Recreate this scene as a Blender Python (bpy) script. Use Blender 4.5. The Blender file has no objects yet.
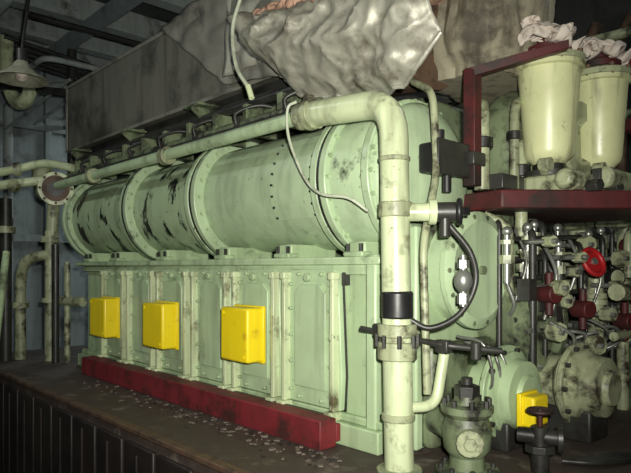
import bpy, bmesh, math, random
from mathutils import Vector, Matrix, noise
random.seed(7)
H=1.6
sc=bpy.context.scene
V=Vector
# ------------------------------------------------------------ materials
def mat(name,base,dirt=(.03,.025,.02),amt=.45,rough=.45,metal=0.0,scale=3.5,stretch=(1,1,1),streak=.4,bump=.15,fine=.15,emit=None,chips=.4,soft=.10):
    m=bpy.data.materials.new(name); m.use_nodes=True
    nt=m.node_tree; N=nt.nodes; L=nt.links
    b=N['Principled BSDF']
    tc=N.new('ShaderNodeTexCoord'); mp=N.new('ShaderNodeMapping'); mp.inputs['Scale'].default_value=stretch
    L.new(tc.outputs['Object'],mp.inputs['Vector'])
    n1=N.new('ShaderNodeTexNoise'); n1.inputs['Scale'].default_value=scale; n1.inputs['Detail'].default_value=9; n1.inputs['Roughness'].default_value=.68
    L.new(mp.outputs[0],n1.inputs['Vector'])
    r1=N.new('ShaderNodeValToRGB'); c=.70-.32*amt
    r1.color_ramp.elements[0].position=max(0,c-soft*.4); r1.color_ramp.elements[0].color=(0,0,0,1)
    r1.color_ramp.elements[1].position=c+soft; r1.color_ramp.elements[1].color=(1,1,1,1)
    L.new(n1.outputs[0],r1.inputs[0])
    n2=N.new('ShaderNodeTexNoise'); n2.inputs['Scale'].default_value=9; n2.inputs['Detail'].default_value=6
    L.new(tc.outputs['Object'],n2.inputs['Vector'])
    mv=N.new('ShaderNodeMix'); mv.data_type='RGBA'
    mv.inputs[6].default_value=(*[x*(1-fine) for x in base],1); mv.inputs[7].default_value=(*[min(1,x*(1+fine)) for x in base],1)
    L.new(n2.outputs[0],mv.inputs[0])
    mp2=N.new('ShaderNodeMapping'); mp2.inputs['Scale'].default_value=(9,9,1.1); L.new(tc.outputs['Object'],mp2.inputs['Vector'])
    n3=N.new('ShaderNodeTexNoise'); n3.inputs['Scale'].default_value=1.4; n3.inputs['Detail'].default_value=7; L.new(mp2.outputs[0],n3.inputs['Vector'])
    r3=N.new('ShaderNodeValToRGB'); r3.color_ramp.elements[0].position=.50; r3.color_ramp.elements[0].color=(0,0,0,1); r3.color_ramp.elements[1].position=.70; r3.color_ramp.elements[1].color=(streak,streak,streak,1)
    L.new(n3.outputs[0],r3.inputs[0])
    ms=N.new('ShaderNodeMix'); ms.data_type='RGBA'; L.new(r3.outputs[0],ms.inputs[0]); L.new(mv.outputs[2],ms.inputs[6])
    ms.inputs[7].default_value=(*[x*.22+d*.6 for x,d in zip(base,dirt)],1)
    md=N.new('ShaderNodeMix'); md.data_type='RGBA'; L.new(r1.outputs[0],md.inputs[0]); L.new(ms.outputs[2],md.inputs[6]); md.inputs[7].default_value=(*dirt,1)
    n4=N.new('ShaderNodeTexNoise'); n4.inputs['Scale'].default_value=19; n4.inputs['Detail'].default_value=8; n4.inputs['Roughness'].default_value=.72
    L.new(tc.outputs['Object'],n4.inputs['Vector'])
    r4=N.new('ShaderNodeValToRGB'); r4.color_ramp.elements[0].position=.635; r4.color_ramp.elements[0].color=(0,0,0,1); r4.color_ramp.elements[1].position=.665; r4.color_ramp.elements[1].color=(chips,chips,chips,1)
    L.new(n4.outputs[0],r4.inputs[0])
    mc=N.new('ShaderNodeMix'); mc.data_type='RGBA'; L.new(r4.outputs[0],mc.inputs[0]); L.new(md.outputs[2],mc.inputs[6]); mc.inputs[7].default_value=(*[d*.6 for d in dirt],1)
    L.new(mc.outputs[2],b.inputs['Base Color'])
    b.inputs['Metallic'].default_value=metal
    mr=N.new('ShaderNodeMapRange'); mr.inputs[3].default_value=max(.1,rough-.12); mr.inputs[4].default_value=min(1,rough+.2)
    L.new(n2.outputs[0],mr.inputs[0]); L.new(mr.outputs[0],b.inputs['Roughness'])
    bp=N.new('ShaderNodeBump'); bp.inputs['Strength'].default_value=bump; bp.inputs['Distance'].default_value=.012
    L.new(n1.outputs[0],bp.inputs['Height']); L.new(bp.outputs[0],b.inputs['Normal'])
    if emit:
        b.inputs['Emission Color'].default_value=(*emit[0],1); b.inputs['Emission Strength'].default_value=emit[1]
    return m
GREEN=mat('engine_green_paint',(.38,.49,.29),(.045,.045,.03),.32,.38,scale=2.6,chips=.6)
GREEN2=mat('door_green_paint',(.43,.55,.34),(.07,.065,.035),.26,.35,streak=.45,chips=.5)
GREEND=mat('grimy_green_paint',(.17,.21,.12),(.02,.018,.014),.6,.42,scale=6,streak=.6)
BARREL=mat('barrel_green_paint',(.41,.52,.33),(.035,.035,.025),.24,.32,scale=2.6,streak=.35,chips=.85,soft=.05)
BARRELS=mat('peeled_green_paint',(.37,.47,.29),(.006,.006,.006),.46,.36,scale=1.8,stretch=(4.5,1.9,1.9),streak=.4,chips=.8,soft=.03)
CREAM=mat('cream_green_pipe_paint',(.55,.62,.39),(.11,.09,.05),.36,.3,scale=6,streak=.65,chips=.7)
CREAMD=mat('dirty_cream_paint',(.36,.39,.24),(.04,.032,.02),.55,.4,scale=9,streak=.7)
POT=mat('filter_pot_paint',(.58,.60,.34),(.07,.055,.03),.44,.28,scale=3.5,streak=1.0,bump=.08)
YEL=mat('yellow_paint',(.86,.66,.012),(.42,.25,.02),.2,.35,scale=6,streak=.2,fine=.06,chips=.15)
RED=mat('red_paint',(.18,.016,.022),(.05,.014,.012),.55,.6,scale=7,streak=.6)
REDB=mat('red_enamel',(.36,.012,.015),(.12,.02,.02),.3,.4)
REDO=mat('red_oxide_paint',(.075,.010,.011),(.02,.010,.009),.6,.55,scale=5,streak=.5)
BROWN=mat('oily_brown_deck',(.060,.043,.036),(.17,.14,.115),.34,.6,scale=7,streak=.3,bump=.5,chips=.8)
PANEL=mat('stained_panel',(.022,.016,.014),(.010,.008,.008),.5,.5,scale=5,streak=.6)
DARK=mat('dark_oily_steel',(.030,.030,.027),(.010,.009,.008),.5,.38,scale=6)
BLACK=mat('black_rubber',(.012,.012,.013),(.03,.03,.03),.3,.4,bump=.1)
RUST=mat('rusty_steel',(.11,.065,.04),(.03,.02,.015),.5,.6,scale=9)
STEEL=mat('bare_steel',(.36,.37,.34),(.05,.045,.035),.45,.3,metal=.7,scale=14)
DUCT=mat('grey_duct_lagging',(.135,.132,.108),(.045,.043,.035),.5,.7,scale=2.2,streak=.7,bump=.3)
DUCTE=mat('duct_edge_strip',(.20,.195,.165),(.06,.055,.045),.48,.6,streak=.6)
FOIL=mat('silver_foil_lagging',(.36,.35,.29),(.085,.072,.05),.42,.42,metal=.25,scale=3.2,bump=.9,streak=.6)
BURN=mat('burnt_lagging',(.48,.29,.21),(.05,.03,.02),.45,.8,scale=12,bump=.6)
BEIGE=mat('beige_lagging_cloth',(.27,.245,.175),(.06,.05,.035),.45,.7,scale=3,streak=.9)
RAG=mat('cotton_rag',(.62,.55,.48),(.15,.07,.055),.42,.9,scale=16,bump=.5)
HOSE=mat('pale_hose',(.48,.52,.40),(.15,.15,.1),.3,.4)
WALL=mat('blue_grey_wall_paint',(.24,.29,.30),(.08,.09,.09),.4,.6,scale=1.4)
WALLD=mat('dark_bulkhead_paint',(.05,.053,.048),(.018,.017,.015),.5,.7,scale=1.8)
CEIL=mat('ceiling_paint',(.06,.07,.07),(.02,.02,.02),.5,.7,scale=1.5)
BEAM=mat('grey_beam_paint',(.30,.34,.33),(.07,.065,.055),.4,.6)
FLOOR=mat('floor_plate',(.018,.016,.015),(.008,.007,.006),.5,.5,scale=4)
LAMPW=mat('enamel_shade',(.34,.34,.26),(.08,.065,.04),.4,.5)
FLAKE=mat('paint_flakes',(.20,.16,.13),(.05,.035,.03),.5,.8,scale=20)
TUBE=mat('fluorescent_tube',(.9,.95,1),emit=((.85,.95,1),5),amt=0,fine=0,streak=0,chips=0)
# ------------------------------------------------------------ builders
class Group:
    def __init__(s,name):
        s.e=bpy.data.objects.new(name,None); s.e.empty_display_size=.1
        sc.collection.objects.link(s.e); s.kids=[]; ALL.append(s)
    def part(s,name,m): return Part(s,name,m)
ALL=[]
def frame(d):
    d=d.normalized(); a=V((0,0,1)) if abs(d.z)<.9 else V((1,0,0))
    u=d.cross(a).normalized(); w=d.cross(u).normalized(); return u,w
def fillet(pts,r,n=6):
    pts=[V(p) for p in pts]; out=[pts[0]]
    for i in range(1,len(pts)-1):
        a,p,b=pts[i-1],pts[i],pts[i+1]
        d=min(r,(p-a).length*.48,(b-p).length*.48)
        p1=p+(a-p).normalized()*d; p2=p+(b-p).normalized()*d
        for k in range(n+1):
            t=k/n; out.append(p1*(1-t)**2+p*2*t*(1-t)+p2*t*t)
    out.append(pts[-1]); return out
def catmull(pts,n=7):
    pts=[V(p) for p in pts]; q=[pts[0]*2-pts[1]]+pts+[pts[-1]*2-pts[-2]]; out=[]
    for i in range(1,len(q)-2):
        for k in range(n):
            t=k/n; a,b,c,d=q[i-1:i+3]
            out.append(.5*((2*b)+(c-a)*t+(2*a-5*b+4*c-d)*t*t+(3*b-a-3*c+d)*t**3))
    out.append(pts[-1]); return out
class Part:
    def __init__(s,g,name,m): s.g=g; s.n=name; s.m=m; s.bm=bmesh.new()
    def box(s,x0,x1,y0,y1,z0,z1,rot=None):
        c=V(((x0+x1)/2,(y0+y1)/2,(z0+z1)/2)); M=Matrix.Translation(c)
        if rot: M=M@Matrix.Rotation(rot[0],4,rot[1])
        M=M@Matrix.Diagonal((abs(x1-x0),abs(y1-y0),abs(z1-z0),1))
        bmesh.ops.create_cube(s.bm,size=1,matrix=M); return s
    def poly(s,pts,vec):
        vec=V(vec); a=[s.bm.verts.new(V(p)) for p in pts]; b=[s.bm.verts.new(V(p)+vec) for p in pts]; n=len(pts)
        s.bm.faces.new(a); s.bm.faces.new(b[::-1])
        for i in range(n): s.bm.faces.new((a[i],b[i],b[(i+1)%n],a[(i+1)%n]))
        return s
    def lathe(s,o,d,prof,seg=32):
        o=V(o); d=V(d).normalized(); u,w=frame(d); rings=[]
        for h,r in prof:
            if r<1e-5: rings.append([s.bm.verts.new(o+d*h)])
            else: rings.append([s.bm.verts.new(o+d*h+(u*math.cos(2*math.pi*k/seg)+w*math.sin(2*math.pi*k/seg))*r) for k in range(seg)])
        for A,B in zip(rings,rings[1:]):
            for k in range(seg):
                j=(k+1)%seg
                if len(A)==1 and len(B)==1: continue
                if len(A)==1: s.bm.faces.new((A[0],B[j],B[k]))
                elif len(B)==1: s.bm.faces.new((A[k],A[j],B[0]))
                else: s.bm.faces.new((A[k],A[j],B[j],B[k]))
        for R in (rings[0],rings[-1]):
            if len(R)>2: s.bm.faces.new(R)
        return s
    def cyl(s,p0,p1,r,r2=None,seg=20):
        p0=V(p0);p1=V(p1); return s.lathe(p0,p1-p0,[(0,r),((p1-p0).length,r if r2 is None else r2)],seg)
    def tube(s,pts,r,seg=12,fil=None,smooth=False):
        if fil: pts=fillet(pts,fil)
        elif smooth: pts=catmull(pts)
        pts=[V(p) for p in pts]
        P=[pts[0]]
        for p in pts[1:]:
            if (p-P[-1]).length>1e-4: P.append(p)
        pts=P; d=(pts[1]-pts[0]).normalized(); u,w=frame(d); rings=[]
        for i,p in enumerate(pts):
            if i==0: t=pts[1]-p
            elif i==len(pts)-1: t=p-pts[i-1]
            else: t=(pts[i+1]-p).normalized()+(p-pts[i-1]).normalized()
            t.normalize(); u=(u-t*u.dot(t)).normalized(); w=t.cross(u)
            rings.append([s.bm.verts.new(p+(u*math.cos(2*math.pi*k/seg)+w*math.sin(2*math.pi*k/seg))*r) for k in range(seg)])
        for A,B in zip(rings,rings[1:]):
            for k in range(seg): s.bm.faces.new((A[k],A[(k+1)%seg],B[(k+1)%seg],B[k]))
        s.bm.faces.new(rings[0]); s.bm.faces.new(rings[-1]); return s
    def torus(s,c,d,R,r,seg=32,ss=10):
        c=V(c); u,w=frame(V(d)); dd=V(d).normalized(); rings=[]
        for i in range(seg):
            a=2*math.pi*i/seg; e=u*math.cos(a)+w*math.sin(a)
            rings.append([s.bm.verts.new(c+e*(R+r*math.cos(2*math.pi*k/ss))+dd*r*math.sin(2*math.pi*k/ss)) for k in range(ss)])
        for i in range(seg):
            A=rings[i];B=rings[(i+1)%seg]
            for k in range(ss): s.bm.faces.new((A[k],A[(k+1)%ss],B[(k+1)%ss],B[k]))
        return s
    def ball(s,c,r,sx=1,sy=1,sz=1):
        bmesh.ops.create_uvsphere(s.bm,u_segments=18,v_segments=12,radius=r,matrix=Matrix.Translation(V(c))@Matrix.Diagonal((sx,sy,sz,1))); return s
    def bolts(s,c,d,R,n,r=.012,h=.018,a0=0):
        c=V(c); d=V(d).normalized(); u,w=frame(d)
        for i in range(n):
            a=a0+2*math.pi*i/n; p=c+(u*math.cos(a)+w*math.sin(a))*R
            s.cyl(p,p+d*h,r,r,6)
        return s
    def done(s,bevel=0,seg=2,rough=0,rs=5):
        bm=s.bm
        bmesh.ops.recalc_face_normals(bm,faces=bm.faces)
        if rough:
            for v in bm.verts: v.co+=noise.noise_vector(v.co*rs)*rough
        for v in bm.verts: v.co.z+=H
        for f in bm.faces: f.smooth=True
        for e in bm.edges:
            if len(e.link_faces)==2 and e.calc_face_angle(0)>math.radians(38): e.smooth=False
        me=bpy.data.meshes.new(s.n); bm.to_mesh(me); bm.free(); me.materials.append(s.m)
        o=bpy.data.objects.new(s.n,me); sc.collection.objects.link(o)
        if bevel:
            b=o.modifiers.new('bevel','BEVEL'); b.width=bevel; b.segments=seg; b.limit_method='ANGLE'; b.angle_limit=math.radians(40)
        if s.g: s.g.kids.append(o)
        return o
def room(name,m,*b):
    p=Part(None,name,m); p.box(*b); return p.done()
# ------------------------------------------------------------ room
room('floor',FLOOR,-8.6,2.6,-2.6,5.6,-1.7,-1.6)
room('ceiling',CEIL,-8.6,2.6,-2.6,5.6,2.9,3.0)
room('wall_left',WALL,-8.6,-8.5,-2.6,5.6,-1.6,2.9)
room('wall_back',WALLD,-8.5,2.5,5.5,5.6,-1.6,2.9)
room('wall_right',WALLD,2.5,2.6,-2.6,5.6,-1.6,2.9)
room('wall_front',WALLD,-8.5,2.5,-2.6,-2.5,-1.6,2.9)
p=Part(None,'trim_1',WALL)
for y in (-.5,1.2,2.9,4.6): p.box(-8.5,-8.4,y-.04,y+.04,-1.6,2.9)
for z in (.4,1.9): p.box(-8.5,-8.42,-2.5,5.5,z-.05,z+.05)
p.done()
g=Group('ceiling_beams')
p=g.part('cross_beams',BEAM)
for x in (-8,-7.2,-6.4,-5.4,-4.2,-3,-1.6,0,1.5):
    p.box(x-.08,x+.08,-2.5,5.5,2.62,2.66); p.box(x-.01,x+.01,-2.5,5.5,2.66,2.9)
p.done()
p=g.part('long_girders',WALL)
for y in (.2,2.6,4.4): p.box(-8.5,2.5,y-.06,y+.06,2.5,2.62)
p.done()
g=Group('overhead_pipes')
p=g.part('light_pipes',BEAM)
p.tube([(-8.3,1.5,2.2),(-5.2,1.5,2.2),(-5.2,1.5,2.45)],.05,fil=.15)
p.tube([(-8.3,2.1,2.1),(-6.2,2.1,2.1),(-6.2,4.8,2.1)],.03,fil=.15)
p.tube([(-8.25,2.35,-1.6),(-8.25,2.35,2.2),(-7.6,2.9,2.3),(-7.6,5.3,2.3)],.06,fil=.2)
for k in range(4): p.tube([(-8.2,2.3+.35*k,1.75+.12*k),(-6.6,2.5+.35*k,2.05+.1*k)],.018)
p.done()
g.part('cream_vent_pipe',CREAM).tube([(-6.9,1.95,2.45),(-6.9,1.95,1.95),(-6.75,2.0,1.72),(-6.55,2.05,1.72),(-6.45,2.08,1.95)],.07,fil=.14,seg=18).done()
p=g.part('dark_pipes',DARK)
p.tube([(-8.3,3.0,2.4),(-6.5,3.0,1.95),(-6.5,5,1.95)],.045,fil=.1)
p.tube([(-8.3,3.3,2.0),(-3,3.3,2.2)],.03)
p.tube([(-6.8,2.6,2.45),(-6.8,2.6,.9),(-6.8,3.8,.9)],.05,fil=.15)
p.tube([(-6.0,1.9,2.4),(-6.0,5,2.4)],.03)
for k in range(5): p.tube([(-7.4+k*.15,1.9,2.42),(-7.2+k*.15,5.2,2.0)],.022)
p.tube([(-7.9,1.2,2.1),(-6.0,2.4,1.75)],.035)
p.done()
g=Group('wall_duct')
g.part('duct_body',BEAM).box(-8.35,-6.6,1.15,1.75,1.15,1.5).done(.02)
g.part('duct_underside_trunk',DARK).box(-8.35,-6.9,1.3,1.7,.85,1.15).done(.02)
g.part('duct_flanges',WALL).box(-7.6,-7.55,1.11,1.79,1.11,1.54).box(-6.64,-6.58,1.11,1.79,1.11,1.54).done(.005)
# ------------------------------------------------------------ foundation
g=Group('engine_foundation')
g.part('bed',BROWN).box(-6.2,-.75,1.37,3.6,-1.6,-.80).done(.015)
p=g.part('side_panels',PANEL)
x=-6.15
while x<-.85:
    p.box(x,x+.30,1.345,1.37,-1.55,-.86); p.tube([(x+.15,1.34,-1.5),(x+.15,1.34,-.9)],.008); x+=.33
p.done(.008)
g.part('bed_lip',RUST).box(-6.2,-.75,1.352,1.40,-.815,-.788).done(.006)
for nm,mm,cnt in (('scattered_paint_flakes',FLAKE,110),('scattered_dark_debris',DARK,90)):
    p=g.part(nm,mm)
    for k in range(cnt):
        t=random.random()**.5; x=-4.3+2.6*t; y=1.79-abs(random.gauss(0,.10)); s=.004+.014*random.random(); a=random.random()*6.28
        if y<1.40: continue
        pts=[(x+s*math.cos(a+q)*random.uniform(.5,1.2),y+s*math.sin(a+q)*random.uniform(.5,1.2),-.799) for q in (0,1.3,2.6,3.9,5.1)]
        p.poly(pts,(0,0,.002+.004*random.random()))
    p.done()
# ------------------------------------------------------------ main engine
E=Group('marine_diesel_engine')
E.part('crankcase_block',GREEN).box(-4.9,-1.70,2.0,3.35,-.80,.04).done(.02)
E.part('block_top_ledge',GREEN2).box(-5.0,-1.68,1.94,2.3,.015,.05).box(-4.92,-1.69,1.97,2.05,-.03,.015).done(.008)
E.part('block_foot_flange',GREEN).box(-4.93,-1.68,1.93,2.0,-.80,-.70).box(-4.93,-1.68,1.965,2.0,-.70,-.665).done(.008)
E.part('red_base_rail',RED).box(-4.52,-1.90,1.80,1.90,-.80,-.67).box(-4.52,-1.90,1.90,1.93,-.78,-.70).done(.006)
E.part('rail_top_dust',BROWN).box(-4.5,-1.94,1.905,1.935,-.70,-.675).done()
doors=[-2.135-.432*i for i in range(6)]
dp=E.part('door_plates',GREEN2); dr=E.part('door_inner_panels',GREEN2); rb=E.part('door_ribs',CREAM); db=E.part('door_bolts',GREEN); hn=E.part('door_lugs',DARK)
gs=E.part('door_oil_gaskets',DARK)
for c in doors:
    gs.poly([(c-.203,2.0,-.668),(c-.213,2.0,-.5),(c-.188,2.0,-.02),(c-.15,2.0,.005),(c+.15,2.0,.005),(c+.188,2.0,-.02),(c+.213,2.0,-.5),(c+.203,2.0,-.668)],(0,-.008,0))
    dp.poly([(c-.195,2.0,-.66),(c-.205,2.0,-.5),(c-.18,2.0,-.03),(c-.145,2.0,-.005),(c+.145,2.0,-.005),(c+.18,2.0,-.03),(c+.205,2.0,-.5),(c+.195,2.0,-.66)],(0,-.035,0))
    dr.poly([(c-.11,1.968,-.58),(c-.11,1.968,-.12),(c-.07,1.968,-.08),(c+.07,1.968,-.08),(c+.11,1.968,-.12),(c+.11,1.968,-.58)],(0,-.018,0))
    for sx in (-1,1):
        X=c+sx*.172
        rb.poly([(X-.012,1.97,-.05),(X+.012,1.97,-.05),(X+.014,1.97,-.66),(X-.014,1.97,-.66)],(0,-.042,0))
        rb.box(X-.028,X+.028,1.905,1.97,-.70,-.66)
        rb.box(X-.018,X+.018,1.92,1.97,-.055,-.02)
        for z in (-.08,-.2,-.33,-.46,-.6): db.cyl((c+sx*.14,1.968,z),(c+sx*.14,1.945,z),.011,seg=6)
    db.cyl((c,1.95,-.045),(c,1.925,-.045),.02)
    for z in (-.03,-.63): db.cyl((c-.08,1.97,z),(c-.08,1.945,z),.011,seg=6); db.cyl((c+.08,1.97,z),(c+.08,1.945,z),.011,seg=6)
    hn.box(c+.200,c+.225,1.97,2.0,-.08,-.02)
for q in (dp,dr,rb,db): q.done(.005)
hn.done(); gs.done()
YC,ZC,RB=2.27,.42,.325
def seg(name,x0,x1,r,m):
    E.part(name,m).lathe((x0,YC,ZC),(1,0,0),[(0,0),(0,r),(x1-x0,r),(x1-x0,0)],56).done()
seg('barrel_rear_section',-5.15,-4.02,RB,BARRELS)
seg('barrel_middle_section',-4.02,-3.12,RB,BARRELS)
seg('barrel_front_section',-3.12,-2.03,RB,BARREL)
E.part('barrel_end_section',BARREL).lathe((-2.03,YC,ZC),(1,0,0),[(0,0),(0,.345),(.33,.345),(.35,.33),(.37,.31),(.41,.24),(.43,.12),(.435,0)],56).done()
fl=E.part('barrel_flanges',BARREL); gk=E.part('flange_gaskets',DARK)
for x,r in ((-5.17,.375),(-5.11,.36),(-4.05,.385),(-3.99,.385),(-3.155,.39),(-3.085,.39),(-2.06,.37),(-2.0,.37),(-1.74,.365)):
    fl.lathe((x-.022,YC,ZC),(1,0,0),[(0,0),(0,r),(.044,r),(.044,0)],56)
for x in (-4.02,-3.12,-2.03): gk.lathe((x-.01,YC,ZC),(1,0,0),[(0,0),(0,.366 if x>-2.5 else .386),(.02,.366 if x>-2.5 else .386),(.02,0)],56)
fl.done(.006); gk.done()
bb=E.part('barrel_flange_bolts',GREEN)
for x in (-5.09,-3.97,-3.065,-1.98,-1.72): bb.bolts((x,YC,ZC),(1,0,0),.352,22,.011,.018)
bb.done()
def shell(pt,x0,x1,r,a0,a1,th=.012,n=14):
    ps=[]
    for k in range(n+1):
        a=a0+(a1-a0)*k/n; ps.append((x0,YC-math.cos(a)*r,ZC+math.sin(a)*r))
    for k in range(n,-1,-1):
        a=a0+(a1-a0)*k/n; ps.append((x0,YC-math.cos(a)*(r-th),ZC+math.sin(a)*(r-th)))
    for i in range(n):
        quad=[ps[i],ps[i+1],ps[2*n-i],ps[2*n+1-i]]
        pt.poly(quad,(x1-x0,0,0))
pt=E.part('barrel_cover_plate',BARREL); shell(pt,-2.42,-2.09,RB+.012,-.55,.75); pt.done()
pt=E.part('cover_plate_rivets',DARK)
for a in [-.5+.17*k for k in range(8)]:
    for x in (-2.40,-2.11):
        o=V((x,YC-math.cos(a)*(RB+.012),ZC+math.sin(a)*(RB+.012))); d=V((0,-math.cos(a),math.sin(a))); pt.cyl(o,o+d*.008,.007,seg=6)
pt.done()
pt=E.part('barrel_saddles',GREEN)
for x in (-4.8,-4.3,-3.6,-2.9,-2.35,-1.85):
    pt.box(x-.05,x+.05,1.98,2.3,.05,.12); pt.box(x-.06,x+.06,1.95,2.02,.05,.075)
pt.done(.008)
pt=E.part('saddle_bolts',DARK)
for x in (-4.8,-4.3,-3.6,-2.9,-2.35,-1.85):
    pt.cyl((x-.04,1.965,.05),(x-.04,1.965,.11),.010,seg=6).cyl((x+.04,1.965,.05),(x+.04,1.965,.11),.010,seg=6)
pt.done()
pt=E.part('cylinder_head_covers',GREEND)
for c in doors: pt.box(c-.2,c+.2,2.6,3.2,.04,.92)
pt.done(.03)
pt=E.part('fuel_rail',GREEND)
pt.tube([(-5.3,2.0,.80),(-2.1,2.0,.80)],.03); pt.tube([(-5.2,2.12,.88),(-2.2,2.12,.88)],.028)
for x in [-5.1+.3*k for k in range(10)]: pt.box(x-.02,x+.02,1.98,2.2,.74,.91)
pt.done(.004)
pt=E.part('control_shaft',DARK)
pt.tube([(-5.2,1.93,.752),(-2.05,1.93,.755)],.022); pt.tube([(-5.2,2.05,.93),(-2.3,2.05,.93)],.025)
pt.box(-5.2,-2.3,2.2,2.5,.80,.95)
for x in [-5.0+.49*k for k in range(6)]: pt.tube([(x,1.93,.75),(x+.05,2.05,.84),(x+.05,2.3,.9)],.014)
pt.done()
pt=E.part('injector_lines',DARK)
for x in [-4.9+.43*k for k in range(7)]:
    pt.tube([(x,1.96,.80),(x+.02,1.95,.86),(x+.12,2.05,.90),(x+.2,2.2,.86)],.011,smooth=True); pt.cyl((x,1.97,.78),(x,1.97,.84),.022,seg=6)
pt.done()
E.part('end_housing',GREEN).box(-1.74,-1.60,2.03,3.4,-.80,.20).done(.03)
E.part('end_housing_rim',GREEN2).box(-1.78,-1.72,1.96,2.06,-.80,.06).box(-1.62,-1.57,2.05,2.1,-.78,.18).done(.01)
pt=E.part('end_housing_bolts',DARK)
for k in range(10): pt.cyl((-1.60,2.12,-.72+.095*k),(-1.575,2.12,-.72+.095*k),.014,seg=6)
pt.done()
E.part('round_cover_drum',GREEN2).lathe((-1.62,2.40,-.01),(1,0,0),[(0,.24),(.10,.24),(.11,.267),(.135,.267),(.14,.26),(.15,.225),(.152,.22),(.146,.205),(.146,0)],48).done()
E.part('round_cover_bolts',GREEND).bolts((-1.49,2.40,-.01),(1,0,0),.244,14,.012,.018).cyl((-1.48,2.40,-.01),(-1.455,2.40,-.01),.02).done()
E.part('gear_housing',GREEND).lathe((-1.6,2.82,-.29),(1,0,0),[(0,.25),(.16,.25),(.18,.22),(.24,.22),(.25,.19),(.25,.15),(.21,.14),(.21,.06),(.28,.055),(.28,0)],40).done()
E.part('gear_housing_bolts',STEEL).bolts((-1.36,2.82,-.29),(1,0,0),.205,12,.012,.02).done()
E.part('lower_end_cover',GREEND).box(-1.6,-1.52,2.1,2.75,-.78,-.33).done(.03)
T=E
T.part('turbocharger_volute',GREEND).lathe((-1.72,2.95,.62),(1,0,0),[(0,0),(0,.2),(.05,.28),(.14,.31),(.24,.28),(.28,.2),(.34,.15),(.4,.15),(.4,0)],44).done()
T.part('turbocharger_inlet',CREAMD).lathe((-1.32,2.95,.62),(1,0,0),[(0,.14),(.05,.15),(.05,.19),(.07,.19),(.07,.12),(.03,.10),(.03,0)],36).done()
T.part('turbocharger_foot',GREEND).box(-1.85,-1.6,2.75,3.2,.2,.45).done(.02)
T.part('oil_lines',CREAMD).tube([(-1.45,2.72,.15),(-1.45,2.72,.55),(-1.5,2.8,.75)],.03,fil=.1).tube([(-1.42,2.6,.37),(-1.42,2.6,.78),(-1.5,2.9,.86)],.022,fil=.1).tube([(-1.5,2.45,.36),(-1.5,2.45,.74),(-1.6,2.6,.80)],.035,fil=.1).done()
T.part('oil_line_clamps',DARK).cyl((-1.45,2.72,.44),(-1.45,2.72,.50),.045).cyl((-1.42,2.6,.6),(-1.42,2.6,.64),.035).cyl((-1.5,2.45,.55),(-1.5,2.45,.60),.05).box(-1.52,-1.40,2.46,2.66,.36,.43).done(.005)
# ------------------------------------------------------------ exhaust casing
X=Group('exhaust_duct_casing')
X.part('casing_body',DUCT).poly([(-5.6,2.1,1.07),(-2.2,2.1,1.07),(-2.2,2.1,1.66),(-5.6,2.1,1.66)],(0,1.2,0)).done(.02)
pt=X.part('casing_edge_strips',DUCTE)
pt.box(-5.62,-2.2,2.09,2.1,1.64,1.67).box(-5.62,-2.2,2.09,2.1,1.06,1.085)
for x in (-5.6,): pt.box(x-.015,x+.015,2.088,2.1,1.07,1.66)
pt.box(-5.635,-5.6,2.1,3.3,1.62,1.67)
pt.done(.004)
# crumpled lagging sheets on the duct face
def sheet(name,m,f,nu,nv,amp,fr):
    pt=X.part(name,m); G=[]
    for i in range(nu+1):
        row=[]
        for j in range(nv+1):
            P=V(f(i/nu,j/nv)); Q=V((P.x*1.5+P.z,P.y,P.z*1.6-P.x*.6))
            P.y+=-abs(noise.noise(Q*fr))*amp; P+=noise.noise_vector(P*2)*amp*.3
            row.append(pt.bm.verts.new(P))
        G.append(row)
    for i in range(nu):
        for j in range(nv): pt.bm.faces.new((G[i][j],G[i+1][j],G[i+1][j+1],G[i][j+1]))
    o=pt.done(); s=o.modifiers.new('solid','SOLIDIFY'); s.thickness=.01; s.offset=1
sheet('leaning_patch_sheet',DUCTE,lambda u,v:(-3.75+.75*v*(1-u)+1.4*u, 2.06-.02*u, (1.66+.12*u)+( (1.10-.10*u)-(1.66+.12*u))*v),40,24,.07,2.6)
sheet('upper_patch_sheet',FOIL,lambda u,v:(-2.95+.9*u, 2.04, 1.85+(1.12-1.85)*v),30,26,.08,2.4)
X.part('casing_skirt',DARK).box(-5.5,-2.2,2.16,3.2,.95,1.07).done(.01)
pt=X.part('casing_support_brackets',GREEND)
for x in (-5.2,-4.2,-3.25):
    pt.poly([(x,2.14,1.05),(x,1.97,1.0),(x,1.97,.98),(x,2.14,.86)],(.025,0,0)); pt.box(x-.08,x+.10,1.97,2.12,1.0,1.015)
pt.done(.004)
X.part('casing_upper_trunk',DUCT).poly([(-3.4,2.25,1.66),(-2.1,2.25,1.66),(-2.1,2.35,2.45),(-2.9,2.35,2.45)],(0,.9,0)).done(.02)
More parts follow.
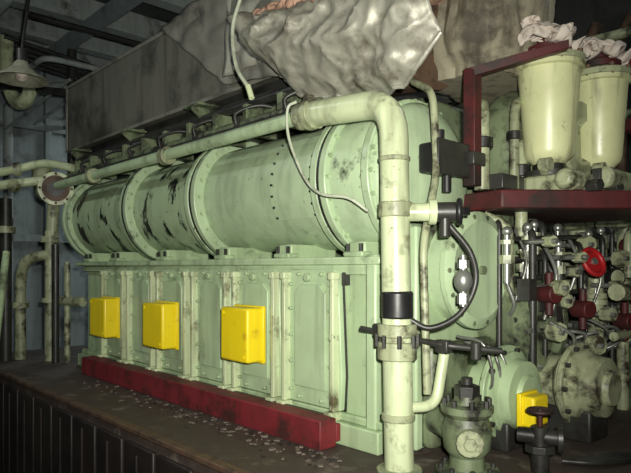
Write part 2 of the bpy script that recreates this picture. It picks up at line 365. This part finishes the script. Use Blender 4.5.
# lagging sheet
Lg=Group('torn_foil_lagging')
pt=Lg.part('foil_sheet',FOIL)
nu,nv=110,60
def lerp(t,a):
    for (x0,y0),(x1,y1) in zip(a,a[1:]):
        if t<=x1: return y0+(y1-y0)*(t-x0)/(x1-x0)
    return a[-1][1]
bot=[(0,1.24),(.06,1.08),(.12,1.02),(.20,.93),(.30,.85),(.5,.80),(.7,.765),(.84,.765),(.93,.83),(1,.93)]
top=[(0,1.33),(.2,1.30),(.45,1.24),(.6,1.26),(.8,1.36),(1,1.45)]
grid=[]
for i in range(nu+1):
    u=i/nu; row=[]; zb=lerp(u,bot); zt=lerp(u,top); x=-2.56+1.20*u
    zt+=.035*noise.noise(V((u*24,0,0))); zb+=.022*noise.noise(V((u*20,3,0)))
    for j in range(nv+1):
        v=j/nv; z=zt+(zb-zt)*v
        y=2.06-.24*math.sin(math.pi*(.12+.80*v))-.03*math.sin(v*3+u*4)
        P=V((x+.03*math.sin(v*6),y,z))
        Q=V((P.x*1.2+P.z*1.5,P.y,P.z*2.2-P.x))
        rr=abs(noise.noise(Q*2.2))*.09+abs(noise.noise(P*7+V((9,0,0))))*.05+abs(noise.noise(P*16+V((5,0,0))))*.018
        n=noise.noise_vector(P*3.2)*.03+V((0,rr-.05,0))
        row.append(pt.bm.verts.new(P+n))
    grid.append(row)
for i in range(nu):
    for j in range(nv): pt.bm.faces.new((grid[i][j],grid[i+1][j],grid[i+1][j+1],grid[i][j+1]))
topline=[grid[i][0].co.copy() for i in range(0,nu+1,3)]
lowline=[grid[i][nv].co.copy() for i in range(0,nu+1,2)]
o=pt.done(); s=o.modifiers.new('solid','SOLIDIFY'); s.thickness=.012
Lg.part('rolled_hem',FOIL).tube(lowline,.010,seg=8).done(rough=.01,rs=12)
pt=Lg.part('exhaust_pipe_core',RUST); pt.cyl((-2.45,2.44,1.2),(-1.75,2.44,1.12),.24); pt.done()
pt=Lg.part('burnt_ragged_edge',BURN)
for k,c in enumerate(topline[:27]):
    pt.ball(c+V((0,.0,.008)),.026+.012*math.sin(k*3.1),1.3,.9,.8)
pt.done(rough=.05,rs=14)
Lg.part('inner_burnt_wool',BURN).lathe((-2.6,2.30,1.36),(1,-.02,.03),[(0,.1),(.05,.20),(.3,.22),(.6,.23),(.9,.20),(1.0,.12)],36).done(rough=.09,rs=7)
# uptake
U=Group('lagged_exhaust_uptake')
pt=U.part('lagging_body',BEIGE); seg_n=96; rings=[]
for i in range(40):
    z=.93+1.52*i/39; r0=.34 if i>1 else .29; R=[]
    for k in range(seg_n):
        a=2*math.pi*k/seg_n; rr=(abs(math.cos(a))**3+abs(math.sin(a))**3)**(-1/3)*r0*(1+.03*math.sin(a*9+z*1.5)+.02*math.sin(a*23))
        P=V((-1.66+rr*math.cos(a)*.85,2.74+rr*math.sin(a)*.95,z)); P+=V((math.cos(a),math.sin(a),0))*(abs(noise.noise(P*5))*.05-.02)
        R.append(pt.bm.verts.new(P))
    rings.append(R)
for A,Bq in zip(rings,rings[1:]):
    for k in range(seg_n): pt.bm.faces.new((A[k],A[(k+1)%seg_n],Bq[(k+1)%seg_n],Bq[k]))
pt.bm.faces.new(rings[0]); pt.bm.faces.new(rings[-1]); pt.done(rough=.03,rs=6)
# ------------------------------------------------------------ red platform, filters
Pf=Group('red_filter_platform')
Pf.part('plate',REDO).poly([(-1.7,2.5,.27),(-1.4,2.45,.27),(-.98,2.95,.27),(-.98,3.6,.27),(-1.7,3.6,.27)],(0,0,.085)).done(.008)
Pf.part('brace',REDO).poly([(-1.68,2.62,.27),(-1.68,3.3,.27),(-1.68,3.2,.0),(-1.68,2.9,.0)],(.06,0,0)).done(.004)
g=Pf
g.part('manifold_casting',CREAMD).box(-1.42,-1.15,2.68,3.2,.355,.44).cyl((-1.12,2.85,.42),(-1.12,3.3,.42),.05).cyl((-1.2,2.62,.40),(-1.2,2.70,.40),.045).done(.02)
g.part('manifold_nuts',DARK).cyl((-1.14,2.75,.37),(-1.08,2.73,.37),.03,seg=6).cyl((-1.14,2.98,.38),(-1.08,2.96,.38),.03,seg=6).box(-1.16,-1.12,2.83,2.9,.37,.46).done(.004)
g.part('cream_side_pipe',CREAM).tube([(-1.1,3.3,.36),(-1.1,3.3,1.3),(-1.1,3.8,1.5)],.045,fil=.15).done()
g.part('side_pipe_flanges',REDO).cyl((-1.1,3.3,.7),(-1.1,3.3,.76),.08).cyl((-1.1,3.3,1.0),(-1.1,3.3,1.06),.08).done(.004)
def pot(x,y,z0,z1,r):
    g=Group('oil_filter'); h=z1-z0
    g.part('filter_body',POT).lathe((x,y,z0),(0,0,1),[(0,0),(0,r*.5),(.03,r*.72),(.06,r*.78),(h-.07,r*.98),(h-.065,r*1.1),(h-.045,r*1.1)],40).done()
    g.part('filter_lid',CREAMD).lathe((x,y,z1-.045),(0,0,1),[(0,r*1.04),(.004,r*1.12),(.03,r*1.12),(.045,r*.9),(.065,r*.5),(.07,0)],36).done()
    g.part('lid_cap',REDO).lathe((x,y,z1+.01),(0,0,1),[(0,r*.75),(.03,r*.75),(.05,r*.4),(.08,r*.38),(.08,0)],28).done()
    g.part('base_flange',DARK).lathe((x,y,z0-.06),(0,0,1),[(0,0),(0,r*.8),(.025,r*.8),(.03,r*.5),(.065,r*.5),(.065,0)],30).done()
    g.part('lid_bolts',RUST).bolts((x,y,z1-.05),(0,0,1),r*1.02,8,.013,.055).done()
    g.part('drain_cock',CREAMD).tube([(x,y,z0-.02),(x+.05,y-r*.9,z0-.02),(x+.05,y-r*1.05,z0-.06)],.018,fil=.03).cyl((x+.03,y-r,z0-.02),(x+.08,y-r*1.0,z0-.02),.03).done()
pot(-1.33,2.76,.49,1.0,.145)
pot(-1.24,3.12,.50,.99,.135)
g=Group('red_filter_bracket')
g.part('bracket_bars',REDO).poly([(-1.50,2.34,.86),(-1.46,2.34,.86),(-1.17,2.62,.97),(-1.17,2.62,1.01),(-1.46,2.34,.90),(-1.50,2.34,.90)],(-.03,.04,0)).box(-1.53,-1.47,2.34,2.40,.37,.90).done(.004)
def rag(cx,cy,cz,n,sx,sy):
    g=Group('cotton_rag'); pt=g.part('crumpled_cloth',RAG)
    for k in range(n):
        a=k*2.4; q=math.sqrt((k+.5)/n); pt.ball((cx+sx*q*math.cos(a),cy+sy*q*math.sin(a),cz+.025*math.sin(k*1.9)-.03*q),.024+.012*(k%3)/2,1.5,1.2,.6)
    pt.done(rough=.06,rs=17)
rag(-1.34,2.74,1.11,30,.12,.14)
rag(-1.24,3.12,1.11,30,.10,.17)
# ------------------------------------------------------------ standing pipe
S=Group('cooling_water_pipe')
S.part('riser',CREAM).tube([(-1.50,1.85,-.80),(-1.53,1.85,.66),(-2.02,1.85,.70)],.058,seg=24,fil=.14).done()
S.part('long_run',GREEN2).tube([(-2.0,1.85,.70),(-5.15,1.85,.69)],.034,seg=16).done()
S.part('run_flanges',CREAMD).cyl((-1.98,1.85,.70),(-2.03,1.85,.70),.072).cyl((-2.04,1.85,.70),(-2.09,1.85,.70),.06).cyl((-3.3,1.85,.69),(-3.36,1.85,.69),.055).cyl((-4.4,1.85,.69),(-4.46,1.85,.69),.055).cyl((-2.03,1.85,.70),(-2.03,1.85,.79),.025).done(.004)
S.part('riser_collars',CREAMD).cyl((-1.51,1.85,-.36),(-1.51,1.85,-.29),.078).cyl((-1.51,1.85,-.27),(-1.51,1.85,-.22),.078).cyl((-1.5,1.85,-.80),(-1.5,1.85,-.785),.09).cyl((-1.52,1.85,.20),(-1.52,1.85,.26),.067).cyl((-1.505,1.85,-.60),(-1.505,1.85,-.57),.066).cyl((-1.525,1.85,.42),(-1.525,1.85,.44),.063).done(.005)
S.part('rubber_joint',BLACK).cyl((-1.51,1.85,-.20),(-1.51,1.85,-.09),.063).done(.01)
S.part('collar_bolts',DARK).bolts((-1.51,1.85,-.31),(0,0,1),.08,8,.009,.05).done()
S.part('branch_tee',CREAM).cyl((-1.52,1.85,.22),(-1.40,1.95,.22),.036).cyl((-1.42,1.93,.22),(-1.40,1.95,.22),.05).tube([(-1.50,1.85,-.55),(-1.42,1.98,-.55),(-1.42,2.05,-.3)],.022,fil=.06).done()
S.part('thin_riser',CREAMD).tube([(-1.44,1.95,-.5),(-1.46,1.95,.1),(-1.50,2.1,.4),(-1.52,2.1,.75),(-1.7,2.2,.85)],.016,fil=.08).done()
g=Group('drain_valve')
g.part('valve_body',DARK).cyl((-1.40,1.95,.22),(-1.34,2.0,.22),.038).cyl((-1.37,1.97,.22),(-1.37,1.97,.12),.022).done(.004)
g.part('valve_handle',BLACK).torus((-1.33,2.01,.22),(.8,.5,0),.042,.012).box(-1.365,-1.295,1.99,2.03,.205,.235).done()
g.part('flexible_line',DARK).tube([(-1.36,1.98,.17),(-1.30,2.04,.06),(-1.29,2.06,-.06),(-1.33,2.01,-.18),(-1.41,1.93,-.235),(-1.48,1.88,-.2)],.012,smooth=True).done()
g.part('line_fitting',STEEL).ball((-1.32,2.02,-.05),.036,1,1,1.3).cyl((-1.32,2.02,-.14),(-1.32,2.02,-.1),.024,seg=6).cyl((-1.32,2.02,.0),(-1.32,2.02,.03),.024,seg=6).cyl((-1.32,2.02,-.15),(-1.32,2.02,.05),.014).done()
g=Group('junction_box')
g.part('box_body',BLACK).box(-1.60,-1.50,2.10,2.32,.41,.54).done(.012)
g.part('box_lid',DARK).box(-1.50,-1.485,2.09,2.33,.40,.55).box(-1.49,-1.46,2.32,2.42,.46,.52).done(.006)
g.part('cable_glands',BLACK).cyl((-1.54,2.32,.46),(-1.54,2.42,.46),.025).cyl((-1.52,2.2,.40),(-1.52,2.2,.33),.02).tube([(-1.54,2.40,.46),(-1.46,2.5,.4),(-1.46,2.5,.3)],.012,fil=.05).cyl((-1.52,2.14,.55),(-1.52,2.14,.59),.025).done()
g=Group('sensor_cable')
g.part('looped_cable',HOSE).tube([(-2.09,1.83,.77),(-2.13,1.81,.74),(-2.12,1.81,.6),(-2.05,1.84,.42),(-1.93,1.83,.33),(-1.78,1.85,.30),(-1.70,1.89,.24)],.007,smooth=True).done()
g=Group('hanging_hose')
g.part('rubber_hose',HOSE).tube([(-2.40,1.78,1.42),(-2.47,1.78,1.34),(-2.50,1.76,1.20),(-2.44,1.74,1.00),(-2.32,1.73,.86)],.010,smooth=True).done()
g.part('hose_tip',CREAM).cyl((-2.33,1.73,.875),(-2.30,1.73,.81),.014).done()
g=Group('control_linkage')
g.part('rods',DARK).tube([(-1.75,1.9,-.26),(-1.35,1.95,-.30),(-1.2,2.1,-.32)],.013,fil=.05).tube([(-1.62,1.9,-.23),(-1.62,1.9,-.36)],.016).done()
g.part('clevises',DARK).box(-1.66,-1.60,1.87,1.93,-.29,-.23).box(-1.40,-1.34,1.94,1.98,-.33,-.28).cyl((-1.25,2.0,-.35),(-1.25,2.0,-.28),.02).done(.006)
# ------------------------------------------------------------ yellow boxes
def ybox(c,y0,y1,z,w,h):
    g=Group('yellow_cover_box')
    g.part('box_shell',YEL).poly([(c-w/2,y1,z-h/2),(c+w/2,y1,z-h/2),(c+w/2,y1,z+h/2),(c-w/2,y1,z+h/2)],(0,y0-y1,0)).done(.014,3)
    g.part('lid_flange',YEL).box(c-w/2-.008,c+w/2+.008,y1-.02,y1,z-h/2-.008,z+h/2+.008).done(.004)
    g.part('lid_screws',YEL).cyl((c-w/2+.03,y0,z+h/2-.03),(c-w/2+.03,y0-.006,z+h/2-.03),.008,seg=8).cyl((c+w/2-.03,y0,z-h/2+.03),(c+w/2-.03,y0-.006,z-h/2+.03),.008,seg=8).done()
ybox(-2.565,1.81,1.925,-.345,.24,.28); ybox(-3.44,1.81,1.925,-.36,.26,.28); ybox(-4.27,1.81,1.925,-.36,.26,.28)
# ------------------------------------------------------------ lower right machinery
def pump(name,c,r,m,L=.2,ax=(1,0,0)):
    g=Group(name); c=V(c); a=V(ax).normalized(); o=c-a*L
    g.part('casing',m).lathe(o,a,[(0,0),(0,r*.7),(L*.4,r*.75),(L*.5,r),(L*.75,r),(L*.8,r*.85),(L,r*.8),(L*1.02,r*.5),(L*1.1,r*.45),(L*1.1,0)],36).done()
    g.part('flange',m).lathe(o+a*L*.55,a,[(0,0),(0,r*1.15),(.025,r*1.15),(.025,0)],36).done(.004)
    g.part('flange_bolts',DARK).bolts(o+a*(L*.55+.025),a,r*1.05,10,.012,.02).done()
    g.part('pedestal',DARK).box(o.x+L*.2,o.x+L*.9,c.y-r*.6,c.y+r*.6,-.80,c.z-r*.6).done(.01)
    return g
pm=pump('lube_oil_pump',(-1.30,2.48,-.56),.185,GREEN,.24)
g=Group('yellow_cover_box'); g.part('box_shell',YEL).box(-1.265,-1.20,2.36,2.49,-.67,-.54).done(.012,3); g.part('lid_flange',YEL).box(-1.275,-1.255,2.35,2.50,-.68,-.53).done(.004)
pump('cooling_water_pump',(-1.1,2.86,-.55),.17,CREAMD,.34)
g=Group('strainer_valve')
g.part('body',GREEND).lathe((-1.29,2.0,-.80),(0,0,1),[(0,0),(0,.12),(.03,.12),(.035,.07),(.08,.065),(.11,.088),(.18,.095),(.23,.08),(.25,.10),(.275,.10),(.28,.055),(.31,.045),(.31,0)],32).done()
g.part('hex_cap',DARK).cyl((-1.29,2.0,-.50),(-1.29,2.0,-.45),.05,seg=6).cyl((-1.29,2.0,-.45),(-1.29,2.0,-.42),.022).done(.004)
g.part('bolts',DARK).bolts((-1.29,2.0,-.525),(0,0,1),.085,8,.010,.025).bolts((-1.29,2.0,-.77),(0,0,1),.10,8,.010,.02).done()
g.part('side_branch',GREEND).cyl((-1.29,2.0,-.64),(-1.50,2.1,-.64),.055).cyl((-1.29,2.0,-.64),(-1.22,1.91,-.64),.04).done(.004)
g.part('brass_plug',CREAMD).cyl((-1.225,1.918,-.64),(-1.205,1.89,-.64),.05,seg=16).cyl((-1.205,1.89,-.64),(-1.195,1.877,-.64),.026,seg=6).done(.004)
g=Group('small_gate_valve')
g.part('body',DARK).cyl((-1.12,2.25,-.80),(-1.12,2.25,-.62),.035).cyl((-1.12,2.25,-.72),(-1.12,2.25,-.69),.06,seg=8).cyl((-1.20,2.22,-.66),(-1.04,2.28,-.66),.03).cyl((-1.06,2.27,-.66),(-1.04,2.28,-.66),.055).done(.003)
g.part('wheel',REDO).torus((-1.12,2.25,-.56),(0,0,1),.045,.008).cyl((-1.12,2.25,-.62),(-1.12,2.25,-.55),.01).box(-1.16,-1.08,2.245,2.255,-.564,-.556).done()
g=Group('deck_cable_bundle')
pt=g.part('cables',DARK)
for k in range(4): pt.tube([(-1.10+.02*k,2.40+.03*k,-.785),(-1.0,2.45+.04*k,-.78),(-.92,2.6+.05*k,-.785),(-.85,2.8+.05*k,-.785)],.012,smooth=True)
pt.done()
g=Group('valve_handwheel')
g.part('rim',REDB).torus((-1.22,3.0,.03),(1,-.3,.4),.066,.013).done()
pt=g.part('spokes_and_disc',REDB); pt.lathe((-1.23,3.0,.025),(1,-.3,.4),[(0,0),(0,.052),(.012,.052),(.012,0)],24); pt.done()
g.part('stem',STEEL).cyl((-1.5,3.08,-.08),(-1.21,3.0,.035),.018).done()
W=E
pt=W.part('auxiliary_cream_pipes',CREAMD)
runs=[[(-1.55,2.55,.25),(-1.45,2.6,.2),(-1.45,2.6,-.1),(-1.5,2.7,-.15)],
 [(-1.5,3.1,-.8),(-1.5,3.1,.15),(-1.5,3.9,.15)],
 [(-1.35,3.35,-.8),(-1.35,3.35,.05),(-1.6,3.35,.05)],
 [(-1.2,3.2,-.35),(-1.2,3.9,-.35),(-1.2,3.9,-.8)],
 [(-1.3,3.6,-.8),(-1.3,3.6,.2),(-1.3,4.3,.2)],
 [(-1.15,3.1,-.12),(-1.15,3.9,-.14),(-1.4,4.0,-.14)],
 [(-1.2,3.4,-.05),(-1.2,3.4,.2),(-1.2,3.8,.22)],
 [(-1.1,3.5,-.1),(-1.7,3.5,-.1)]]
for i,r in enumerate(runs): pt.tube(r,.024+.009*(i%3),fil=.08)
pt.done()
pt=W.part('auxiliary_steel_lines',STEEL)
for i in range(14):
    y=2.6+.1*i; x=-1.42+.1*math.sin(i*1.3); z=.18-.07*(i%5)
    pt.tube([(x,y,z-.35),(x+.05,y+.02,z-.15),(x-.03,y+.06,z),(x-.1,y+.18,z+.03)],.007+.003*(i%2),smooth=True)
for i in range(9):
    y=2.7+.13*i; pt.tube([(-1.3,y,-.25-.05*(i%3)),(-1.22,y+.08,-.32),(-1.3,y+.16,-.42),(-1.45,y+.1,-.5)],.009,smooth=True)
for i in range(7):
    y=2.25+.06*i; pt.tube([(-1.5,y,-.3-.03*i),(-1.38,y+.02,-.33-.02*i),(-1.36,y+.05,-.5),(-1.5,y+.1,-.62)],.007,smooth=True)
pt.done()
pt=W.part('auxiliary_dark_pipes',DARK)
for i in range(20):
    y=2.55+.09*i; x=-1.47+.16*math.sin(i*2.3); z=.22-.05*(i%4)
    pt.tube([(x,y,-.8+.2*(i%3)),(x,y,z),(x-.12,y+.12,z+.02)],.014+.005*(i%3),fil=.05)
for i in range(10):
    z=-.72+.095*i; pt.tube([(-1.42,2.6,z),(-1.36,3.2+.1*(i%3),z+.03),(-1.6,3.7,z)],.013,fil=.06)
for i in range(12):
    y=2.6+.12*i; z=-.1-.055*(i%7); x=-1.36+.05*math.sin(i*3.3); pt.box(x-.03,x+.03,y-.03,y+.03,z-.05,z+.05)
pt.done()
pt=W.part('auxiliary_red_brown_parts',REDO)
for (x,y,z) in ((-1.25,2.95,-.2),(-1.2,3.35,-.28),(-1.22,3.5,.12),(-1.3,2.7,-.12)): pt.cyl((x-.04,y,z),(x+.05,y-.03,z),.042); pt.cyl((x,y,z-.1),(x,y,z+.1),.018)
pt.done(.004)
pt=W.part('auxiliary_valve_fittings',STEEL); pd=W.part('fitting_nuts',CREAMD)
for i in range(11):
    y=2.55+.105*i; x=-1.43+.05*math.sin(i*1.9); z=.02+.05*math.sin(i*2.7)
    pt.cyl((x,y,z-.09),(x,y,z+.14),.016); pd.cyl((x,y,z),(x,y,z+.04),.034,seg=6); pd.cyl((x,y,z+.09),(x,y,z+.11),.03,seg=6); pt.ball((x,y,z+.15),.024)
    pt.tube([(x,y,z-.09),(x+.03,y+.03,z-.2),(x-.05,y+.05,z-.28)],.01,fil=.04)
for i in range(26):
    y=2.62+.068*i; x=-1.28+.07*math.sin(i*2.9); z=.12-.07*((i*3)%8)
    pd.cyl((x,y,z),(x+.05,y-.02,z),.026+.010*(i%3),seg=8); pt.cyl((x-.1,y,z),(x+.07,y-.03,z),.012)
pt.done(); pd.done()
pt=W.part('auxiliary_pipe_flanges',CREAMD)
for (x,y,z) in ((-1.5,3.1,-.3),(-1.35,3.35,-.2),(-1.3,3.6,-.1),(-1.2,3.55,-.35),(-1.5,3.5,.15)):
    pt.cyl((x,y,z),(x,y,z+.03),.06); pt.cyl((x,y,z+.035),(x,y,z+.065),.06)
pt.done(.003)
g=Group('pressure_gauge')
g.part('case',BLACK).lathe((-1.24,3.3,-.05),(1,-.6,0),[(0,0),(0,.05),(.03,.05),(.03,0)],28).done()
g.part('dial',CREAMD).lathe((-1.215,3.286,-.05),(1,-.6,0),[(0,0),(.004,.04),(.006,0)],28).done()
g.part('stem',STEEL).cyl((-1.23,3.29,-.15),(-1.23,3.29,-.1),.012).done()
g=Group('auxiliary_engine')
g.part('aux_block',GREEND).box(-3.0,-1.0,4.6,5.2,-1.6,.3).done(.04)
pt=g.part('aux_heads',CREAMD)
for k in range(4): pt.box(-2.85+.48*k,-2.5+.48*k,4.65,5.0,.3,.5)
pt.done(.03)
g.part('aux_manifold',CREAMD).tube([(-3.0,4.5,.15),(-.6,4.5,.15),(-.6,4.5,.9)],.09,fil=.2,seg=18).done()
g=Group('bulkhead_pipes')
pt=g.part('pipe_bank',RUST)
for k in range(7): pt.tube([(-2.8+.28*k,5.4,-1.6),(-2.8+.28*k,5.4,1.4+.1*k),(-2.3+.28*k,5.05,2.0)],.045,fil=.2)
pt.done()
pt=g.part('cross_pipes',CREAMD)
pt.tube([(-3.5,5.0,1.55),(-.2,5.0,1.55)],.06); pt.tube([(-3.5,5.0,1.9),(-.2,5.0,1.8)],.04); pt.tube([(-2.0,5.0,1.2),(-.4,5.0,1.25)],.035)
pt.done()
# ------------------------------------------------------------ left end pipework
g=Group('manifold_end_pipework')
g.part('elbow',CREAMD).tube([(-5.25,1.88,.67),(-5.6,1.88,.67),(-5.6,1.88,.95)],.085,fil=.15,seg=20).done()
g.part('open_flange',CREAM).lathe((-5.22,1.86,.67),(1,-.35,0),[(0,.07),(0,.14),(.035,.14),(.035,.075),(0,.07)],32).done()
g.part('gasket_face',RUST).lathe((-5.183,1.847,.67),(1,-.35,0),[(0,.06),(0,.11),(.006,.11),(.006,.06)],32).done()
g.part('bore',BLACK).lathe((-5.19,1.85,.67),(1,-.35,0),[(0,0),(0,.066),(.014,.066),(.014,0)],28).done()
g.part('flange_bolts',RUST).bolts((-5.183,1.847,.67),(1,-.35,0),.124,8,.012,.018).done()
g.part('neck',CREAMD).tube([(-5.32,1.88,.60),(-5.36,1.88,.35),(-5.36,1.88,.28)],.05,seg=16).done()
g.part('curved_headers',CREAM).tube([(-5.2,2.0,.86),(-5.5,1.85,.92),(-5.6,1.6,.84),(-5.4,1.1,.70),(-5.0,.6,.62)],.036,smooth=True,seg=16).tube([(-5.45,1.9,.78),(-5.55,1.6,.72),(-5.35,1.1,.60),(-4.9,.5,.54)],.038,smooth=True,seg=16).done()
g.part('header_flanges',CREAMD).cyl((-5.55,1.68,.86),(-5.57,1.63,.85),.06).cyl((-5.56,1.65,.72),(-5.55,1.6,.70),.06).done()
g.part('pale_pipes',CREAMD).tube([(-5.36,1.86,.32),(-5.36,1.86,-.80)],.042,seg=16).tube([(-5.36,1.86,.12),(-5.5,1.7,.08),(-5.62,1.7,-.1),(-5.62,1.7,-.8)],.045,fil=.12,seg=16).tube([(-5.3,1.9,-.28),(-4.9,1.96,-.28)],.04).tube([(-5.15,1.93,.05),(-5.15,1.93,-.8)],.025).done()
g.part('dark_pipes',DARK).tube([(-5.62,1.58,.6),(-5.62,1.58,-.8)],.05).tube([(-5.75,1.6,.6),(-5.75,1.6,-.8)],.045).tube([(-5.2,1.85,.2),(-5.2,1.85,-.8)],.03).done()
g.part('flanges',CREAMD).cyl((-5.36,1.86,.22),(-5.36,1.86,.27),.075).cyl((-5.36,1.86,-.3),(-5.36,1.86,-.26),.07).cyl((-5.62,1.7,-.35),(-5.62,1.7,-.3),.07).cyl((-5.62,1.58,.3),(-5.62,1.58,.36),.08).done(.003)
g=Group('access_ladder')
pt=g.part('stiles',GREEN)
a=V((-4.42,1.06,-1.6)); b=V((-4.82,1.36,.12)); d=V((-.28,-.2,0))
pt.tube([a,b],.026); pt.tube([a+d,b+d],.026)
pt.done()
pt=g.part('rungs',GREEN)
for k in range(7):
    q=a.lerp(b,(k+.6)/7.2); pt.cyl(q,q+d,.012)
pt.done()
g=Group('pendant_lamp')
g.part('shade',LAMPW).lathe((-4.8,1.46,1.56),(0,0,-1),[(0,.03),(.02,.05),(.06,.075),(.10,.12),(.14,.185),(.15,.19),(.15,.18),(.10,.11),(.03,.03)],36).done()
g.part('bulb',RAG).ball((-4.8,1.46,1.45),.045,1,1,1.2).done()
g.part('stem',DARK).cyl((-4.8,1.46,1.54),(-4.8,1.46,1.64),.04).tube([(-4.8,1.46,1.62),(-4.95,1.6,2.45)],.012).done()
def fixture(x,y,z,e):
    g=Group('ceiling_light_fixture')
    g.part('tray',BEAM).box(x-.65,x+.65,y-.12,y+.12,z+.04,z+.10).box(x-.02,x+.02,y-.02,y+.02,z+.1,2.9).done(.01)
    g.part('tubes',TUBE).cyl((x-.6,y-.06,z+.02),(x+.6,y-.06,z+.02),.018).cyl((x-.6,y+.06,z+.02),(x+.6,y+.06,z+.02),.018).done()
    l=bpy.data.lights.new('fixture_light','AREA'); l.shape='RECTANGLE'; l.size=1.2; l.size_y=.2; l.energy=e; l.color=(.9,.98,.95)
    o=bpy.data.objects.new('fixture_light',l); o.location=(x,y,z+H-.02); sc.collection.objects.link(o); g.kids.append(o); return o
fixture(-4.3,.0,2.3,20)
fixture(-7.2,4.2,2.3,42)
fixture(-1.0,4.0,2.3,9)
# camera flash
l=bpy.data.lights.new('camera_flash','SPOT'); l.shadow_soft_size=.03; l.spot_size=math.radians(88); l.spot_blend=1.0; l.energy=500; l.color=(1,.985,.88)
fo=bpy.data.objects.new('camera_flash',l); sc.collection.objects.link(fo)
fo.location=(.06,.05,H+.10); fo.rotation_euler=V((-.77,.66,.07)).to_track_quat('-Z','Y').to_euler()
w=bpy.data.worlds.new('world'); sc.world=w; w.use_nodes=True; w.node_tree.nodes['Background'].inputs[0].default_value=(.6,.7,.7,1); w.node_tree.nodes['Background'].inputs[1].default_value=.02
for G in ALL:
    if not G.kids: continue
    bb=[]
    for o in G.kids:
        if o.type=='MESH': bb+=[v.co for v in o.data.vertices]
    lo=[min(v[i] for v in bb) for i in range(3)]; hi=[max(v[i] for v in bb) for i in range(3)]
    loc=V(((lo[0]+hi[0])/2,(lo[1]+hi[1])/2,lo[2])); G.e.location=loc
    for o in G.kids: o.parent=G.e; o.matrix_parent_inverse=Matrix.Translation(-loc)
cd=bpy.data.cameras.new('camera'); cam=bpy.data.objects.new('camera',cd); sc.collection.objects.link(cam)
cd.sensor_width=36; cd.lens=36*600/631; cd.shift_y=31.5/631; cd.clip_start=.05
cam.location=(0,0,H); cam.rotation_euler=V((-.731,.682,0)).to_track_quat('-Z','Y').to_euler()
sc.camera=cam
sc.view_settings.view_transform='Standard'
